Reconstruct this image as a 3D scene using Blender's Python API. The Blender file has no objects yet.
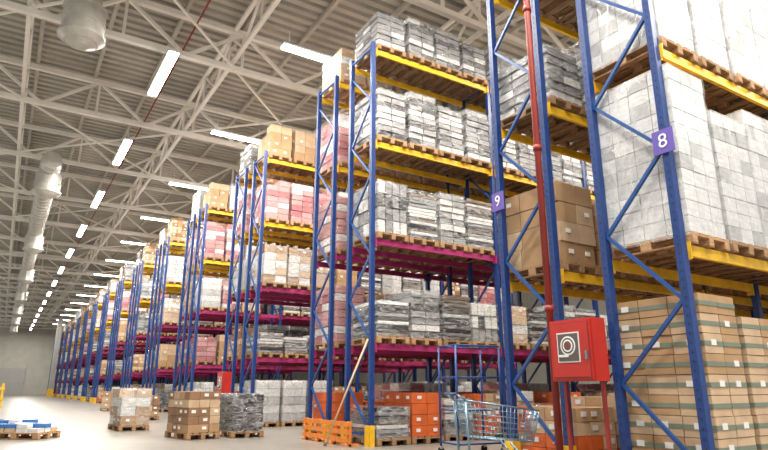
import bpy, math, random
from mathutils import Vector, Matrix
random.seed(7)
S = bpy.context.scene
COL = S.collection
try:
    S.view_settings.view_transform = 'Standard'
    S.view_settings.look = 'None'
except Exception: pass
S.view_settings.exposure = 0.0

# ---------------------------------------------------------------- materials
MATS = {}
def mat(name, color, rough=0.6, metal=0.0, var=0.25, scale=6.0, bump=0.0, rnd=0.0,
        stretch=(1,1,1), emit=None, spec=0.5):
    if name in MATS: return MATS[name]
    m = bpy.data.materials.new(name); m.use_nodes = True
    nt = m.node_tree; N = nt.nodes; L = nt.links
    b = N['Principled BSDF']
    b.inputs['Roughness'].default_value = rough
    b.inputs['Metallic'].default_value = metal
    b.inputs['Specular IOR Level'].default_value = spec
    tc = N.new('ShaderNodeTexCoord'); mp = N.new('ShaderNodeMapping')
    mp.inputs['Scale'].default_value = stretch
    L.new(tc.outputs['Object'], mp.inputs['Vector'])
    nz = N.new('ShaderNodeTexNoise'); nz.inputs['Scale'].default_value = scale
    nz.inputs['Detail'].default_value = 4
    L.new(mp.outputs['Vector'], nz.inputs['Vector'])
    rp = N.new('ShaderNodeMapRange')
    rp.inputs['From Min'].default_value = 0.3; rp.inputs['From Max'].default_value = 0.7
    rp.inputs['To Min'].default_value = 1-var; rp.inputs['To Max'].default_value = 1+var*0.6
    L.new(nz.outputs['Fac'], rp.inputs['Value'])
    val = rp.outputs['Result']
    if rnd > 0:
        oi = N.new('ShaderNodeObjectInfo'); r2 = N.new('ShaderNodeMapRange')
        r2.inputs['To Min'].default_value = 1-rnd; r2.inputs['To Max'].default_value = 1+rnd*0.5
        L.new(oi.outputs['Random'], r2.inputs['Value'])
        mu = N.new('ShaderNodeMath'); mu.operation = 'MULTIPLY'
        L.new(val, mu.inputs[0]); L.new(r2.outputs['Result'], mu.inputs[1]); val = mu.outputs[0]
    vm = N.new('ShaderNodeVectorMath'); vm.operation = 'SCALE'
    vm.inputs[0].default_value = color
    L.new(val, vm.inputs['Scale'])
    L.new(vm.outputs['Vector'], b.inputs['Base Color'])
    if bump > 0:
        bp = N.new('ShaderNodeBump'); bp.inputs['Strength'].default_value = bump
        bp.inputs['Distance'].default_value = 0.03
        L.new(nz.outputs['Fac'], bp.inputs['Height']); L.new(bp.outputs['Normal'], b.inputs['Normal'])
    if emit:
        b.inputs['Emission Color'].default_value = (*emit[0], 1)
        b.inputs['Emission Strength'].default_value = emit[1]
    MATS[name] = m
    return m

def film_mat(name, color, lo, hi, stretch=(2.2,2.2,6), bump=0.8):
    m = bpy.data.materials.new(name); m.use_nodes = True
    nt = m.node_tree; N = nt.nodes; L = nt.links
    b = N['Principled BSDF']; out = N['Material Output']
    b.inputs['Base Color'].default_value = (*color, 1)
    b.inputs['Roughness'].default_value = 0.12
    b.inputs['Specular IOR Level'].default_value = 1.0
    b.inputs['Coat Weight'].default_value = 0.6
    b.inputs['Coat Roughness'].default_value = 0.06
    tc = N.new('ShaderNodeTexCoord'); mp = N.new('ShaderNodeMapping'); mp.inputs['Scale'].default_value = stretch
    mp.inputs['Rotation'].default_value = (0.25, 0.2, 0)
    oi = N.new('ShaderNodeObjectInfo'); ml = N.new('ShaderNodeMath'); ml.operation = 'MULTIPLY'; ml.inputs[1].default_value = 40
    L.new(oi.outputs['Random'], ml.inputs[0]); L.new(ml.outputs[0], mp.inputs['Location'])
    L.new(tc.outputs['Object'], mp.inputs['Vector'])
    nz = N.new('ShaderNodeTexNoise'); nz.inputs['Scale'].default_value = 2.0; nz.inputs['Detail'].default_value = 3
    nz.inputs['Distortion'].default_value = 1.6
    L.new(mp.outputs['Vector'], nz.inputs['Vector'])
    rp = N.new('ShaderNodeMapRange'); rp.inputs['From Min'].default_value = 0.4; rp.inputs['From Max'].default_value = 0.68
    rp.inputs['To Min'].default_value = lo; rp.inputs['To Max'].default_value = hi
    L.new(nz.outputs['Fac'], rp.inputs['Value'])
    bp = N.new('ShaderNodeBump'); bp.inputs['Strength'].default_value = bump; bp.inputs['Distance'].default_value = 0.06
    L.new(nz.outputs['Fac'], bp.inputs['Height']); L.new(bp.outputs['Normal'], b.inputs['Normal'])
    tr = N.new('ShaderNodeBsdfTransparent'); mx = N.new('ShaderNodeMixShader')
    L.new(rp.outputs['Result'], mx.inputs['Fac']); L.new(tr.outputs[0], mx.inputs[1]); L.new(b.outputs[0], mx.inputs[2])
    L.new(mx.outputs[0], out.inputs['Surface'])
    MATS[name] = m
    return m

M_blue = mat('rack_blue', (0.010, 0.045, 0.20), 0.4, 0, 0.2, 9, spec=0.5)
M_bluel = mat('rack_blue_brace', (0.015, 0.075, 0.27), 0.4, 0, 0.2, 9)
M_yel = mat('beam_yellow', (0.86, 0.50, 0.018), 0.45, 0, 0.2, 5)
M_mag = mat('beam_magenta', (0.40, 0.03, 0.15), 0.45, 0, 0.25, 5)
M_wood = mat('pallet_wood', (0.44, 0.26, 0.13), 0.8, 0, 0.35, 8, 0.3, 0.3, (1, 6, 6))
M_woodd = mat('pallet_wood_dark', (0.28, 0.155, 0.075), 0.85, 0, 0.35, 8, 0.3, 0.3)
M_cart = mat('cardboard', (0.46, 0.285, 0.15), 0.8, 0, 0.16, 4, 0.05, 0.28)
M_cart2 = mat('cardboard_light', (0.59, 0.42, 0.27), 0.8, 0, 0.16, 4, 0.05, 0.25)
M_cart3 = mat('cardboard_dark', (0.30, 0.17, 0.095), 0.8, 0, 0.14, 4, 0.05, 0.25)
M_tape = mat('carton_tape', (0.18, 0.22, 0.17), 0.4, 0, 0.1, 4)
M_label = mat('paper_label', (0.8, 0.8, 0.78), 0.6, 0, 0.08, 4)
M_g1 = mat('pack_grey', (0.31, 0.315, 0.32), 0.4, 0, 0.5, 5, 0.3, 0.35, (1,1,5))
M_g2 = mat('pack_grey_dark', (0.06, 0.06, 0.065), 0.4, 0, 0.4, 5, 0.3, 0.3, (1,1,5))
M_g3 = mat('pack_white', (0.76, 0.755, 0.74), 0.45, 0, 0.3, 5, 0.2, 0.22, (1,1,5))
M_g4 = mat('pack_brown', (0.23, 0.17, 0.13), 0.45, 0, 0.4, 6, 0.3, 0.2, (1,1,6))
M_p1 = mat('pack_pink', (0.42, 0.12, 0.14), 0.5, 0, 0.3, 6, 0.3, 0.25, (1,1,5))
M_p2 = mat('pack_rose', (0.55, 0.28, 0.28), 0.5, 0, 0.3, 6, 0.3, 0.25, (1,1,5))
M_or = mat('carton_orange', (0.72, 0.14, 0.03), 0.55, 0, 0.15, 5, 0, 0.15)
M_w1 = mat('case_white', (0.66, 0.665, 0.67), 0.4, 0, 0.18, 5, 0.2, 0.1, (1,1,5))
M_w2 = mat('case_grey', (0.44, 0.445, 0.45), 0.4, 0, 0.25, 5, 0.2, 0.1, (1,1,5))
M_bk = mat('case_black', (0.03, 0.03, 0.035), 0.4, 0, 0.3, 6)
F_clear = film_mat('stretch_film', (0.80, 0.82, 0.84), 0.03, 0.45)
F_white = film_mat('stretch_film_milky', (0.82, 0.83, 0.83), 0.10, 0.45, (3.2, 3.2, 1.3), 0.5)
F_pink = film_mat('stretch_film_tinted', (0.80, 0.56, 0.56), 0.04, 0.38)
M_steel = mat('truss_white', (0.90, 0.87, 0.80), 0.45, 0, 0.06, 2)
M_purl = mat('purlin_grey', (0.50, 0.47, 0.41), 0.6, 0, 0.15, 2)
M_galv = mat('duct_galvanised', (0.60, 0.585, 0.54), 0.35, 0.4, 0.2, 3)
M_red = mat('fire_red', (0.50, 0.028, 0.02), 0.35, 0, 0.1, 3)
M_redp = mat('pipe_red', (0.27, 0.03, 0.022), 0.45, 0, 0.15, 3)
M_purple = mat('sign_purple', (0.13, 0.09, 0.40), 0.4, 0, 0.03, 3)
M_white = mat('white_paint', (0.85, 0.85, 0.85), 0.4, 0, 0.03, 3)
M_black = mat('rubber_black', (0.02, 0.02, 0.02), 0.6, 0, 0.2, 3)
M_chrome = mat('cart_steel', (0.22, 0.33, 0.42), 0.3, 0.7, 0.1, 3)
M_orw = mat('orange_painted_wood', (0.80, 0.24, 0.035), 0.6, 0, 0.2, 8)
M_lamp = mat('lamp_glow', (1, 1, 1), 0.5, 0, 0, 1, emit=((1, 0.97, 0.9), 20))
M_cream = mat('wall_cream', (0.62, 0.60, 0.54), 0.8, 0, 0.08, 1)
M_panel = mat('door_panel', (0.50, 0.50, 0.49), 0.5, 0, 0.05, 1)
M_colm = mat('column_concrete', (0.40, 0.39, 0.36), 0.8, 0, 0.15, 1)
M_glassd = mat('cabinet_window', (0.12, 0.10, 0.095), 0.15, 0, 0.1, 3)

# ---------------------------------------------------------------- mesh builder
class MB:
    def __init__(s): s.v=[]; s.f=[]; s.m=[]; s.mats=[]; s.smooth=[]
    def mi(s, m):
        if m not in s.mats: s.mats.append(m)
        return s.mats.index(m)
    def box(s, c, d, m, rz=0.0):
        cx,cy,cz=c; hx,hy,hz=d[0]/2,d[1]/2,d[2]/2; n=len(s.v); i=s.mi(m)
        cr,sr=math.cos(rz),math.sin(rz)
        for x,y,z in ((-1,-1,-1),(1,-1,-1),(1,1,-1),(-1,1,-1),(-1,-1,1),(1,-1,1),(1,1,1),(-1,1,1)):
            X,Y=x*hx,y*hy
            s.v.append((cx+X*cr-Y*sr, cy+X*sr+Y*cr, cz+z*hz))
        for f in ((0,3,2,1),(4,5,6,7),(0,1,5,4),(1,2,6,5),(2,3,7,6),(3,0,4,7)):
            s.f.append(tuple(n+k for k in f)); s.m.append(i); s.smooth.append(False)
    def tube(s, a, b, r, m, n=8, r2=None, cap=True, smooth=True, roll=0.0):
        a=Vector(a); b=Vector(b); d=(b-a)
        if d.length<1e-6: return
        d.normalize(); up=Vector((0,0,1)) if abs(d.z)<0.95 else Vector((1,0,0))
        u=d.cross(up).normalized(); w=u.cross(d)
        r2=r if r2 is None else r2; k=len(s.v); i=s.mi(m)
        for p,rr in ((a,r),(b,r2)):
            for j in range(n):
                t=2*math.pi*j/n+roll
                q=p+u*(math.cos(t)*rr)+w*(math.sin(t)*rr); s.v.append(tuple(q))
        for j in range(n):
            s.f.append((k+j,k+(j+1)%n,k+n+(j+1)%n,k+n+j)); s.m.append(i); s.smooth.append(smooth)
        if cap:
            s.f.append(tuple(k+j for j in reversed(range(n)))); s.m.append(i); s.smooth.append(False)
            s.f.append(tuple(k+n+j for j in range(n))); s.m.append(i); s.smooth.append(False)
    def bar(s, a, b, w, m):       # square bar
        s.tube(a,b,w*0.7071,m,n=4,smooth=False,roll=math.pi/4)
    def lathe(s, prof, m, origin=(0,0,0), n=24, axis='Z'):
        k=len(s.v); i=s.mi(m); ox,oy,oz=origin
        for r,h in prof:
            for j in range(n):
                t=2*math.pi*j/n
                if axis=='Z': s.v.append((ox+r*math.cos(t),oy+r*math.sin(t),oz+h))
                else: s.v.append((ox+r*math.cos(t),oy+h,oz+r*math.sin(t)))
        for p in range(len(prof)-1):
            for j in range(n):
                s.f.append((k+p*n+j,k+p*n+(j+1)%n,k+(p+1)*n+(j+1)%n,k+(p+1)*n+j)); s.m.append(i); s.smooth.append(False)
    def mesh(s, name):
        me=bpy.data.meshes.new(name); me.from_pydata(s.v,[],s.f)
        for m in s.mats: me.materials.append(m)
        me.polygons.foreach_set('material_index', s.m)
        me.polygons.foreach_set('use_smooth', s.smooth)
        me.update(); return me
def obj(name, me, loc=(0,0,0), rz=0.0, parent=None):
    if isinstance(me, MB): me=me.mesh(name)
    o=bpy.data.objects.new(name, me); o.location=loc; o.rotation_euler=(0,0,rz)
    COL.objects.link(o)
    if parent: o.parent=parent
    return o

# ---------------------------------------------------------------- pallet loads
def add_pallet(b):
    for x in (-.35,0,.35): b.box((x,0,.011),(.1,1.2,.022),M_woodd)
    for x in (-.35,0,.35):
        for y in (-.53,0,.53): b.box((x,y,.061),(.1,.14,.078),M_wood)
    for y in (-.53,0,.53): b.box((0,y,.111),(.8,.14,.022),M_wood)
    for x in (-.34,-.17,0,.17,.34): b.box((x,0,.133),(.12,1.2,.022),M_wood)

def film(b, x, y, z0, z1, m, rng, amp=.012):
    nx,ny=8,11; nz=max(4,int((z1-z0)/.11)); i=b.mi(m); k=len(b.v); ring=[]
    for a in range(nx): ring.append((-x+2*x*a/nx,-y))
    for a in range(ny): ring.append((x,-y+2*y*a/ny))
    for a in range(nx): ring.append((x-2*x*a/nx,y))
    for a in range(ny): ring.append((-x,y-2*y*a/ny))
    n=len(ring)
    for l in range(nz+1):
        z=z0+(z1-z0)*l/nz; sc=1+rng.uniform(-.006,.01)
        for (px,py) in ring:
            b.v.append((px*sc+rng.uniform(-amp,amp),py*sc+rng.uniform(-amp,amp),z+rng.uniform(-amp,amp)))
    for l in range(nz):
        for j in range(n):
            b.f.append((k+l*n+j,k+l*n+(j+1)%n,k+(l+1)*n+(j+1)%n,k+(l+1)*n+j)); b.m.append(i); b.smooth.append(True)
    c=len(b.v); b.v.append((0,0,z1+.012))
    for j in range(n):
        b.f.append((k+nz*n+j,k+nz*n+(j+1)%n,c)); b.m.append(i); b.smooth.append(False)

CACHE={}
def load_mesh(kind, h, var=0):
    key=(kind,round(h,2),var)
    if key in CACHE: return CACHE[key]
    rng=random.Random(hash(key[1])*31+var*97+sum(ord(c) for c in kind))
    b=MB(); add_pallet(b); z=.146; top=.146+h
    spec={ # nx, ny, layer h, palette, jitter, film
     'silver':(2,3,.155,[M_g1,M_g1,M_g3,M_g2],.018,F_clear),
     'bottles':(4,5,.30,[M_g1,M_g2,M_g3],.008,F_clear),
     'sheets':(1,2,.085,[M_g1,M_g3,M_g2,M_g4],.024,F_clear),
     'white':(2,3,.24,[M_w1,M_w1,M_g3,M_w2],.008,F_white),
     'tall':(3,4,.20,[M_w1,M_w1,M_w1,M_w2],.004,F_white),
     'carton':(2,3,.27,[M_cart,M_cart,M_cart2],.010,None),
     'cartonw':(2,3,.24,[M_cart2,M_cart,M_g3],.012,F_clear),
     'strap':(2,3,.225,[M_cart,M_cart2],.006,None),
     'smallbox':(3,4,.18,[M_cart,M_cart2,M_cart3],.012,None),
     'pink':(2,3,.19,[M_p1,M_p2,M_p1,M_p2,M_g3],.012,F_pink),
     'orange':(2,3,.22,[M_or,M_or,M_or],.006,None),
     'striped':(3,4,.17,[M_cart2,M_or,M_cart],.008,None),
     'dark':(2,3,.21,[M_bk,M_bk,M_g2],.006,F_clear),
    }[kind]
    nx,ny,lh,pal,jit,fl=spec
    X,Y=.77,1.14
    if kind=='tall': X,Y=.80,1.16
    nl=max(1,int(round(h/lh))); lh=h/nl; cx=X/nx; cy=Y/ny
    for l in range(nl):
        ox,oy=rng.uniform(-jit,jit),rng.uniform(-jit,jit)
        lay=rng.choice(pal)
        if kind in('silver','bottles') : # card separator between layers
            b.box((ox,oy,z+.003),(X,Y,.006),M_g4)
        for a in range(nx):
            for c in range(ny):
                if 0<a<nx-1 and 0<c<ny-1 and l<nl-1: continue
                if l==nl-1 and kind in('silver','pink','cartonw','smallbox','sheets','carton','white') and rng.random()<.22: continue
                m=lay if rng.random()<.55 else rng.choice(pal)
                x=-X/2+cx*(a+.5)+ox; y=-Y/2+cy*(c+.5)+oy
                g={'tall':.010,'silver':.03,'bottles':.03,'pink':.018}.get(kind,.010)
                gz={'sheets':.018,'silver':.026,'bottles':.03,'pink':.018,'white':.012,'tall':.008}.get(kind,.007)
                b.box((x+rng.uniform(-jit,jit)*.6,y+rng.uniform(-jit,jit)*.6,z+lh/2),
                      (cx-g,cy-g,lh-gz),m,rng.uniform(-1,1)*jit*1.2)
                if kind in('carton','strap','smallbox','striped','cartonw','orange'):
                    if kind=='strap' :
                        for yy in (-1,1):
                            if (c==0 and yy<0) or (c==ny-1 and yy>0):
                                b.box((x,y+yy*(cy/2-.002),z+lh/2),(cx*.97,.006,.05),M_tape)
                        for xx in (-1,1):
                            if (a==0 and xx<0) or (a==nx-1 and xx>0):
                                b.box((x+xx*(cx/2-.002),y,z+lh/2),(.006,cy*.97,.05),M_tape)
                    if rng.random()<.5:
                        if a==0: b.box((x-cx/2+.001,y+rng.uniform(-.05,.05),z+lh*.55),(.012,.10,.065),M_label)
                        if c==0: b.box((x+rng.uniform(-.05,.05),y-cy/2+.001,z+lh*.55),(.10,.012,.065),M_label)
        z+=lh
    if kind=='tall':   # card slip sheets on top
        b.box((0,0,z+.006),(X,Y,.012),M_cart2)
    if fl:
        film(b,X/2+.012,Y/2+.012,.10,top+.006,fl,rng,.011 if kind!='tall' else .006)
    me=b.mesh('%s_load_mesh'%kind); CACHE[key]=me; return me
NAMES={'silver':'shrink_wrapped_pallet_load','bottles':'wrapped_bottle_pallet_load','sheets':'wrapped_paper_stack','white':'white_wrapped_pallet_load',
 'tall':'tall_wrapped_pallet_load','carton':'carton_pallet_load','cartonw':'wrapped_carton_pallet_load',
 'strap':'taped_carton_pallet_load','smallbox':'small_box_pallet_load','pink':'pink_wrapped_pallet_load',
 'orange':'orange_carton_pallet_load','striped':'striped_carton_pallet_load','dark':'dark_wrapped_pallet_load'}
def place(kind,h,x,y,z,var=0,rz=0.0):
    return obj(NAMES[kind],load_mesh(kind,h,var),(x,y,z),rz)

# ---------------------------------------------------------------- racks
X0=6.4; BAY=3.6; DEP=1.1; GAP=.77; PITCH=6.91
def rack_mesh(nb,levels,H):
    b=MB()
    for i in range(nb+1):
        x=i*BAY
        for y in (.045,DEP-.045):
            # open C section upright: web + two flanges
            b.box((x-.04,y,H/2),(.02,.09,H),M_blue)
            b.box((x+.01,y-.038,H/2),(.08,.014,H),M_blue)
            b.box((x+.01,y+.038,H/2),(.08,.014,H),M_blue)
            b.box((x,y,.006),(.16,.13,.012),M_blue)
            if i==0:      # slotted holes down the face of the upright
                z=.5
                while z<H-.1:
                    b.box((x-.051,y,z),(.003,.018,.028),M_black); z+=.1
        z=.25; k=0
        while z+.95<H:
            a,c=(.09,DEP-.09) if k%2==0 else (DEP-.09,.09)
            b.bar((x,a,z),(x,c,z+.92),.042,M_bluel); z+=.92; k+=1
        b.bar((x,.09,.22),(x,DEP-.09,.22),.042,M_bluel)
        b.bar((x,.09,H-.12),(x,DEP-.09,H-.12),.042,M_bluel)
    for zi,(lz,m) in enumerate(levels):
        for i in range(nb):
            for y in (.04,DEP-.04):
                xm=i*BAY+BAY/2
                b.box((xm,y,lz-.065),(BAY-.12,.05,.13),m)
                for e in (-1,1):
                    b.box((xm+e*(BAY/2-.062),y+(-.03 if y<.5 else .03),lz-.08),(.02,.10,.2),m)
                    b.box((xm+e*(BAY/2-.09),y,lz-.08),(.06,.06,.2),m)
    # yellow post protectors at the aisle end
    for y in (.045,DEP-.045):
        b.box((-.09,y,.2),(.02,.17,.4),M_yel); b.box((-.03,y-.075,.2),(.13,.02,.4),M_yel); b.box((-.03,y+.075,.2),(.13,.02,.4),M_yel)
    return b.mesh('pallet_rack_mesh')
LV0=[(2.72,M_yel),(5.3,M_yel),(7.9,M_yel)]
LV1=[(2.02,M_mag),(4.27,M_mag),(6.56,M_yel),(8.93,M_yel)]
LV2=[(2.02,M_mag),(4.2,M_mag),(6.3,M_yel),(8.5,M_yel)]
Y_A=.584*X0
rackc={}
def bays_x(nb):
    out=[]
    for i in range(nb):
        for k in range(4): out.append(X0+i*BAY+.05+.4375+.875*k)
    return out
rng=random.Random(11)
for p in range(16):
    y=Y_A+PITCH*p
    nb={0:4,1:5,2:3,3:3}.get(p,2)
    if p==0: lv,H=LV0,10.2
    elif p==1: lv,H=LV1,9.1
    else: lv,H=LV2,8.75
    key=(nb,H)
    if key not in rackc: rackc[key]=rack_mesh(nb,lv,H)
    for r in range(2):
        yr=y+r*(DEP+GAP)
        obj('pallet_rack',rackc[key],(X0,yr,0))
        yc=yr+DEP/2
        for li in range(-1,len(lv)):
            z=0.0 if li<0 else lv[li][0]+.002
            hmax=(lv[li+1][0]-.13-z-.146-.12) if li+1<len(lv) else 1.3
            for xi,x in enumerate(bays_x(nb)):
                v=rng.randrange(4); dx=rng.uniform(-.012,.012); dy=rng.uniform(-.03,.03)
                kind=None
                if p==0 and r==0:
                    if li==-1: kind,h=('strap',2.02 if xi<1 else 1.35+.45*(xi%2))
                    elif li==0: kind,h=('tall',2.17 if xi==0 else (1.75 if xi==1 else 2.0))
                    elif li==1: kind,h=('tall',2.17)
                    else: kind,h='white',1.3
                elif p==0 and r==1:
                    if li==-1: kind,h=('striped',.85 if xi%3 else .72)
                    elif li==0: kind,h=('carton' if xi<3 else 'cartonw',1.08 if xi%2 else 1.2)
                    elif li==1: kind,h=('silver' if xi<2 else 'white',1.25 if xi%2 else 1.05)
                    else: kind,h='carton',1.2
                elif p==1 and r==0:
                    if li==-1: kind,h=[('sheets',.6),('orange',.88),('silver',.75),('striped',.85),('cartonw',.9)][xi%5]
                    elif li==0: kind,h=[('sheets',.75),('silver',1.05),('sheets',1.0),('bottles',.9),('cartonw',.9)][xi%5]
                    elif li==1: kind,h=[('bottles',1.2),('sheets',1.15),('silver',1.24),('sheets',1.2),('bottles',.9),('smallbox',1.08)][xi%6]
                    elif li==2: kind,h=('silver',1.35 if xi%2 else 1.2)
                    else: kind,h=('silver',1.05 if xi%3 else .9)
                elif p==1 and r==1:
                    if li==-1: kind,h=[('orange',.88),('orange',.66),('pink',1.1),('white',1.1)][xi%4]
                    elif li==0: kind,h=[('pink',1.35),('cartonw',1.2),('pink',1.14)][xi%3]
                    elif li==1: kind,h=[('pink',1.35),('pink',1.35),('smallbox',1.26)][xi%3]
                    elif li==2: kind,h=('silver',1.3) if xi%3 else ('pink',1.33)
                    else: kind,h='cartonw',.9
                else:
                    if rng.random()<.07 and xi>0: continue
                    if li==-1: kind,h=rng.choice([('white',1.2),('carton',1.08),('dark',.84),('cartonw',1.2),('orange',.88),('striped',1.02)])
                    elif li in(0,): kind,h=rng.choice([('sheets',.6),('smallbox',.9),('cartonw',.72),('carton',1.08),('pink',.95),('silver',1.05),('bottles',.9)])
                    elif li==1: kind,h=rng.choice([('cartonw',1.2),('white',1.2),('carton',1.35),('silver',1.2),('pink',1.14),('sheets',.9),('smallbox',1.08)])
                    elif li==2: kind,h=rng.choice([('pink',1.52),('white',1.33),('pink',1.33),('cartonw',1.44),('silver',1.35)])
                    else: kind,h=rng.choice([('carton',1.08),('smallbox',1.26),('cartonw',1.2),('white',1.35),('silver',1.2)])
                    if p==2 and r==0 and xi<3: kind,h=[('white',1.2),('sheets',.6),('cartonw',1.2),('pink',1.33),('carton',1.08)][li+1]
                if kind in('silver','pink','cartonw','white','sheets','bottles') and (p!=1 or v==2):
                    h=h if v else max(.5,h-.15)
                h=min(h,hmax)
                place(kind,h,x+dx,yc+dy,z,v,rng.uniform(-.025,.025))

# ---------------------------------------------------------------- room shell
XL,XR,YF,YB,ZC=-11.0,34.0,-8.0,122.0,12.7
# floor
fm=bpy.data.materials.new('polished_concrete'); fm.use_nodes=True
N=fm.node_tree.nodes; L=fm.node_tree.links; bs=N['Principled BSDF']
tc=N.new('ShaderNodeTexCoord'); n1=N.new('ShaderNodeTexNoise'); n1.inputs['Scale'].default_value=.6; n1.inputs['Detail'].default_value=8
L.new(tc.outputs['Object'],n1.inputs['Vector'])
cr=N.new('ShaderNodeValToRGB'); cr.color_ramp.elements[0].position=.3; cr.color_ramp.elements[0].color=(.17,.155,.135,1)
cr.color_ramp.elements[1].position=.7; cr.color_ramp.elements[1].color=(.26,.24,.21,1)
L.new(n1.outputs['Fac'],cr.inputs['Fac'])
br=N.new('ShaderNodeTexBrick'); br.offset=0; br.inputs['Scale'].default_value=1; br.inputs['Brick Width'].default_value=6; br.inputs['Row Height'].default_value=6
br.inputs['Mortar Size'].default_value=.012; br.inputs['Color1'].default_value=(1,1,1,1); br.inputs['Color2'].default_value=(1,1,1,1); br.inputs['Mortar'].default_value=(.45,.45,.45,1)
L.new(tc.outputs['Object'],br.inputs['Vector'])
mm=N.new('ShaderNodeMix'); mm.data_type='RGBA'; mm.blend_type='MULTIPLY'; mm.inputs['Factor'].default_value=1
L.new(cr.outputs['Color'],mm.inputs['A']); L.new(br.outputs['Color'],mm.inputs['B']); L.new(mm.outputs['Result'],bs.inputs['Base Color'])
bs.inputs['Roughness'].default_value=.34; bs.inputs['Specular IOR Level'].default_value=.35
b=MB(); b.box(((XL+XR)/2,(YF+YB)/2,-.1),(XR-XL,YB-YF,.2),fm); obj('floor',b)
# corrugated ceiling deck
cm=mat('corrugated_deck',(.47,.445,.39),.45,.1,.25,.5)
b=MB(); i=b.mi(cm); yy=YF; k=0; pts=[]
while yy<YB:
    pts+= [(yy,ZC),(yy+.2,ZC),(yy+.24,ZC+.12),(yy+.36,ZC+.12)]; yy+=.4
for (py,pz) in pts: b.v.append((XL,py,pz)); b.v.append((XR,py,pz))
for j in range(len(pts)-1):
    b.f.append((2*j,2*j+1,2*j+3,2*j+2)); b.m.append(i); b.smooth.append(False)
obj('ceiling',b)
b=MB(); b.box(((XL+XR)/2,YB+.1,ZC/2),(XR-XL,.2,ZC),M_cream); obj('wall_far',b)
b=MB(); b.box((XR+.1,(YF+YB)/2,ZC/2),(.2,YB-YF,ZC),M_cream); obj('wall_right',b)
b=MB()  # left wall: dado, header, mullions; unseen open band added to admit world light
b.box((XL-.1,(YF+YB)/2,1.25),(.2,YB-YF,2.5),M_cream); b.box((XL-.1,(YF+YB)/2,12.1),(.2,YB-YF,1.2),M_cream)
yy=YF
while yy<=YB: b.box((XL-.1,yy,7),(.2,.5,9),M_cream); yy+=10
obj('wall_left',b)
b=MB(); b.box((1.2,YB-.05,2.2),(4,.08,4.4),M_panel)
for z in (.9,1.8,2.7,3.6): b.box((1.2,YB-.1,z),(4,.03,.05),M_purl)
for x in (-.9,3.3): b.box((x,YB-.1,2.25),(.2,.12,4.5),M_purl)
obj('door_1',b)
b=MB(); b.box((5.75,93.1,ZC/2-.1),(.6,.6,ZC-.25),M_colm); b.box((5.75,93.1,.5),(.7,.7,1.0),M_yel); obj('concrete_column',b)

# roof trusses along X
def truss(length,zb,zt,pitch,wc,ww):
    b=MB(); b.bar((0,0,zb),(length,0,zb),wc,M_steel); b.bar((0,0,zt),(length,0,zt),wc,M_steel)
    n=int(length/pitch)
    for j in range(n):
        x=j*pitch
        if j%2==0: b.bar((x,0,zb),(x+pitch,0,zt),ww,M_steel)
        else: b.bar((x,0,zt),(x+pitch,0,zb),ww,M_steel)
        if j%2==1: b.bar((x,0,zb),(x,0,zt),ww*.8,M_steel)
    return b
tm=truss(XR-XL,11.05,12.4,1.8,.17,.10).mesh('roof_truss_mesh')
y=YF+1
while y<YB: obj('roof_truss',tm,(XL,y,0)); y+=6
tl=truss(YB-YF,11.3,12.45,1.5,.12,.075).mesh('roof_girder_mesh')
for x in (-6.5,-0.8,4.9,10.6,16.3,22.0,28):
    obj('roof_girder',tl,(x,YF,0),math.pi/2)
b=MB()
y=YF+1; k=0
while y+6<YB:
    for q,x in enumerate((-6.5,-0.8,4.9,10.6,16.3)):
        if (k+q)%2==0:
            b.bar((x,y,11.1),(x+5.7,y+6,11.1),.065,M_steel); b.bar((x+5.7,y,11.13),(x,y+6,11.13),.065,M_steel)
    y+=6; k+=1
obj('roof_bracing',b)
b=MB(); x=XL+1
while x<XR: b.box((x,(YF+YB)/2,12.6),(.12,YB-YF,.16),M_purl); x+=1.9
obj('roof_purlins',b)
b=MB(); b.tube((3.3,YF+1,11.16),(3.3,YB-.2,11.16),.026,M_redp,n=10)
obj('sprinkler_pipe',b)

# ventilation duct with drum diffusers
DRUM=[(0,.2),(.36,.15),(.36,-.35),(.40,-.36),(.50,-.42),(.53,-.43),(.53,-.47),(.50,-.48),(.50,-.85),(.53,-.86),(.53,-.91),(.50,-.92),(.50,-1.2),(.56,-1.21),(.56,-1.29),(.40,-1.42),(.36,-1.43),(.20,-1.52),(0,-1.53)]
def duct(y0):
    b=MB(); prof=[]; h=y0-1.2
    while h<YB-.6:
        prof+=[(.38,h),(.38,h+.48),(.43,h+.50),(.43,h+.56),(.38,h+.58)]; h+=.6
    b.lathe([(0,y0-1.2)]+prof+[(0,h)],M_galv,(.5,0,10.45),20,'Y')
    y=y0+2
    while y<YB: 
        b.bar((.5,y,10.78),(.5,y,11.1),.03,M_galv); y+=6
    y=y0
    while y<YB-4:
        b.lathe(DRUM,M_galv,(.5,y,10.6),28)
        y+=12.9
    obj('ventilation_duct',b)
duct(28.5)
b=MB(); b.lathe([(.36,1.4),(.36,.15)]+DRUM[2:],M_galv,(.5,15.4,11.05),28)
obj('ventilation_diffuser',b)

# ---------------------------------------------------------------- lamps
def lamp(length,ax,loc,power,light=True):
    b=MB(); L_=length
    d=(lambda a,w,h:(a,w,h)) if ax=='X' else (lambda a,w,h:(w,a,h))
    b.box((0,0,.05),d(L_,.30,.07),M_white); b.box((0,0,0.0),d(L_-.06,.27,.05),M_lamp)
    for s_ in (-1,1):
        p=(s_*L_*.4,0) if ax=='X' else (0,s_*L_*.4)
        b.bar((p[0],p[1],.08),(p[0],p[1],.55),.015,M_steel)
    o=obj('fluorescent_lamp',b,loc)
    if light:
        ld=bpy.data.lights.new('lamp_light','AREA'); ld.shape='RECTANGLE'; ld.size=L_ if ax=='X' else .25; ld.size_y=.25 if ax=='X' else L_
        ld.energy=power; ld.color=(1,.945,.86)
        lo=bpy.data.objects.new('light',ld); COL.objects.link(lo); lo.parent=o; lo.location=(0,0,-.035)
y=17.6-7.45*3; k=0
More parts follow.
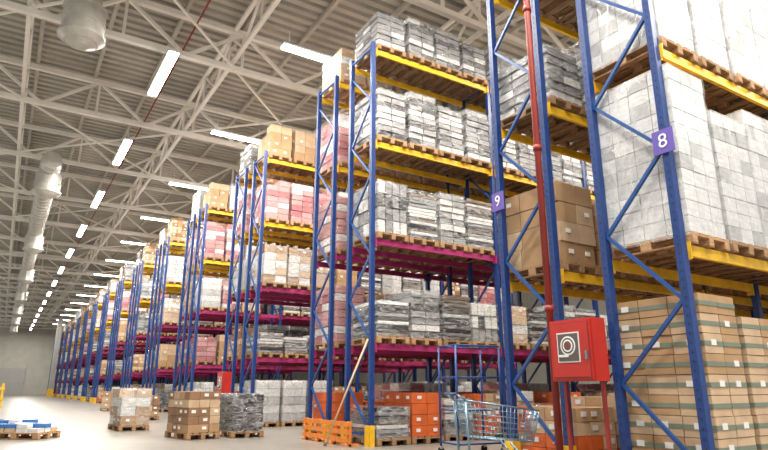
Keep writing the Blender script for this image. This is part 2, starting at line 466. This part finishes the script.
while y<YB-3:
    lamp(3.1,'Y',(2.9,y,10.5),760 if y<50 else 480,True); y+=7.45; k+=1
for p in range(-1,15):
    y=Y_A+2.97+PITCH*p+.55
    for x in ((6.5,13.0,19.4) if p<3 else (6.5,)):
        lamp(2.1,'X',(x,y,10.55),580,p<8)

# ---------------------------------------------------------------- signs
def sign(txt,y,z):
    e=bpy.data.objects.new('aisle_number_sign',None); e.location=(X0-.065,y,z); COL.objects.link(e)
    b=MB(); b.box((0,0,0),(.012,.27,.30),M_purple); obj('plate',b,parent=e)
    cu=bpy.data.curves.new('digit','FONT'); cu.body=txt; cu.size=.25; cu.align_x='CENTER'; cu.align_y='CENTER'; cu.extrude=.002
    cu.materials.append(M_white)
    t=bpy.data.objects.new('digit',cu); COL.objects.link(t); t.parent=e; t.location=(-.011,0,0)
    t.rotation_euler=(math.pi/2,0,-math.pi/2)
sign('8',Y_A+.045,3.98); sign('9',Y_A+2*DEP+GAP-.045,4.0)

# ---------------------------------------------------------------- fire hose cabinets
def cabinet(y,zb,x=5.98):
    e=bpy.data.objects.new('fire_hose_cabinet',None); e.location=(x,y,zb); COL.objects.link(e)
    b=MB(); b.box((0,0,.37),(.24,.66,.74),M_red); b.box((-.13,0,.37),(.02,.62,.70),M_red)
    b.box((-.142,0,.37),(.006,.58,.66),M_redp); b.box((-.146,0,.37),(.006,.56,.64),M_red)
    obj('body',b,parent=e)
    # glazed window with the coiled hose behind it
    b=MB(); b.box((-.151,.02,.40),(.008,.34,.36),M_white); b.box((-.155,.02,.40),(.008,.31,.33),M_glassd)
    for r_,m_ in ((.115,M_label),(.095,M_glassd),(.075,M_label),(.055,M_glassd),(.03,M_redp)):
        b.tube((-.158,.02,.42),(-.160-.002*(.13-r_)*60,.02,.42),r_,m_,n=24)
    b.box((-.163,.10,.30),(.006,.16,.03),M_label)
    b.box((-.16,-.25,.3),(.02,.03,.1),M_chrome)
    obj('door_window',b,parent=e)
    b=MB()
    for yy in (-.28,.28): b.bar((.05,yy,-zb+.0),(.05,yy,.0),.04,M_redp)
    b.box((.05,0,-zb+.01),(.2,.7,.02),M_redp)
    obj('stand',b,parent=e)
cabinet(5.02,1.2)
cabinet(19.1,.88,6.0)
def riser(x,y,zt):
    b=MB(); b.tube((x,y,0),(x,y,zt),.048,M_redp,n=12); b.tube((x,y,0),(x,y,.03),.11,M_redp,n=12)
    for z in (2.1,4.4,6.7,9.0): 
        if z<zt: b.tube((x,y,z),(x,y,z+.08),.065,M_redp,n=12)
    obj('fire_riser_pipe',b)
riser(6.05,5.5,12.5)

# ---------------------------------------------------------------- shopping cart
b=MB(); W=.0035
tb=[(-.45,-.27,.98),(.48,-.20,.86),(.48,.20,.86),(-.45,.27,.98)]   # rim
bb=[(-.36,-.22,.56),(.40,-.16,.50),(.40,.16,.50),(-.36,.22,.56)]   # bottom
def lerp(a,c,t): return tuple(a[i]+(c[i]-a[i])*t for i in range(3))
for q in range(4):
    a,c=tb[q],tb[(q+1)%4]; d,e_=bb[q],bb[(q+1)%4]
    b.tube(a,c,.009,M_chrome,n=6); b.tube(d,e_,.007,M_chrome,n=6); b.tube(a,d,.007,M_chrome,n=6)
    n=18 if q in(0,2) else 9
    for j in range(1,n): b.tube(lerp(a,c,j/n),lerp(d,e_,j/n),W,M_chrome,n=4)
    for j in range(1,6): b.tube(lerp(a,d,j/6),lerp(c,e_,j/6),W,M_chrome,n=4)
for j in range(1,14): b.tube(lerp(bb[0],bb[1],j/14),lerp(bb[3],bb[2],j/14),W,M_chrome,n=4)
for j in range(1,6): b.tube(lerp(bb[0],bb[3],j/6),lerp(bb[1],bb[2],j/6),W,M_chrome,n=4)
for s_ in (-1,1):
    b.tube((-.45,s_*.27,.98),(-.56,s_*.27,1.05),.012,M_chrome)
    b.tube((-.45,s_*.26,.96),(-.40,s_*.25,.16),.014,M_chrome)
    b.tube((-.40,s_*.25,.16),(.42,s_*.19,.14),.014,M_chrome)
    b.tube((.42,s_*.19,.14),(.10,s_*.20,.50),.012,M_chrome)
    for x,y_ in ((-.38,s_*.25),(.40,s_*.19)):
        b.box((x,y_,.125),(.05,.035,.06),M_chrome)
        b.tube((x,y_-.015,.062),(x,y_+.015,.062),.062,M_black,n=16)
b.tube((-.56,-.28,1.05),(-.56,.28,1.05),.017,M_blue,n=10)
b.tube((-.40,-.25,.30),(-.40,.25,.30),.01,M_chrome)
obj('shopping_cart',b,(5.19,5.70,0),math.radians(-24))

# blue tubular picking trolley standing in the aisle
b=MB()
for x in (-.45,.45):
    for y_ in (-.3,.3):
        b.tube((x,y_,.12),(x,y_,1.85),.02,M_blue); b.tube((x,y_-.015,.06),(x,y_+.015,.06),.06,M_black,n=14); b.box((x,y_,.11),(.05,.05,.05),M_galv)
for z in (.2,.75,1.3,1.85):
    for y_ in (-.3,.3): b.tube((-.45,y_,z),(.45,y_,z),.016,M_blue)
    for x in (-.45,.45): b.tube((x,-.3,z),(x,.3,z),.016,M_blue)
for z in (.2,.75): b.box((0,0,z),(.88,.58,.015),M_galv)
obj('picking_trolley',b,(7.15,8.5,0),math.radians(-8))

# orange wooden guard
b=MB()
for z in (.12,.27,.42): b.box((0,0,z),(.03,2.15,.09),M_orw)
for y_ in (-1.0,-.35,.35,1.0): b.box((.045,y_,.235),(.06,.09,.47),M_orw); b.box((.1,y_,.02),(.3,.09,.04),M_orw)
obj('orange_wooden_barrier',b,(6.0,11.95,0))
# leaning pole
b=MB(); b.tube((5.68,11.3,0.0),(6.33,10.72,2.1),.02,M_cart2,n=8); b.tube((5.68,11.3,.0),(5.717,11.267,.12),.035,M_cart3,n=8); obj('wooden_pole',b)

# loads on the aisle floor
place('smallbox',.90,3.95,14.75,0,1,math.radians(10))
place('cartonw',.96,3.2,18.6,0,2,math.radians(5))
place('dark',.84,5.05,14.7,0,0,.03)
place('smallbox',.72,4.6,24.0,0,2,.1)
place('carton',.81,4.7,27.5,0,1,-.1)
place('carton',.81,4.9,34.5,0,2,-.1)
# flat pallet with a few blue/white bags at the left
b=MB(); add_pallet(b)
MBl=mat('blue_pack',(.05,.18,.5),.5,0,.2,6)
rr=random.Random(3)
for l in range(2):
    for x in (-.25,.0,.25):
        for y_ in (-.42,-.14,.14,.42):
            if l and rr.random()<.35: continue
            b.box((x,y_,.146+.045+.092*l),(.22,.24,.088),rr.choice([M_g3,M_w1,MBl,MBl,M_cart2]),rr.uniform(-.15,.15))
lm=b.mesh('low_pallet_mesh')
obj('low_stacked_pallet',lm,(.65,16.7,0),.9)
obj('low_stacked_pallet',lm,(.45,18.9,0),1.1)
# yellow guard barrier far left
b=MB()
for x in (-1.2,0,1.2): b.box((x,0,.7),(.12,.12,1.4),M_yel); b.box((x,0,.02),(.3,.3,.04),M_yel)
for z in (.5,1.1): b.box((0,-.08,z),(2.6,.05,.14),M_yel)
obj('yellow_guard_barrier',b,(-1.05,42,0),0)

# ---------------------------------------------------------------- world + camera
w=bpy.data.worlds.new('world'); S.world=w; w.use_nodes=True
bg=w.node_tree.nodes['Background']; bg.inputs['Color'].default_value=(1,.98,.94,1); bg.inputs['Strength'].default_value=.85
cam=bpy.data.cameras.new('camera'); co=bpy.data.objects.new('camera',cam); COL.objects.link(co)
cam.sensor_width=36; cam.lens=590/768*36; cam.clip_end=400
co.location=(0,0,1.12); co.rotation_euler=(math.radians(90+15.45),0,math.radians(-32.1))
S.camera=co
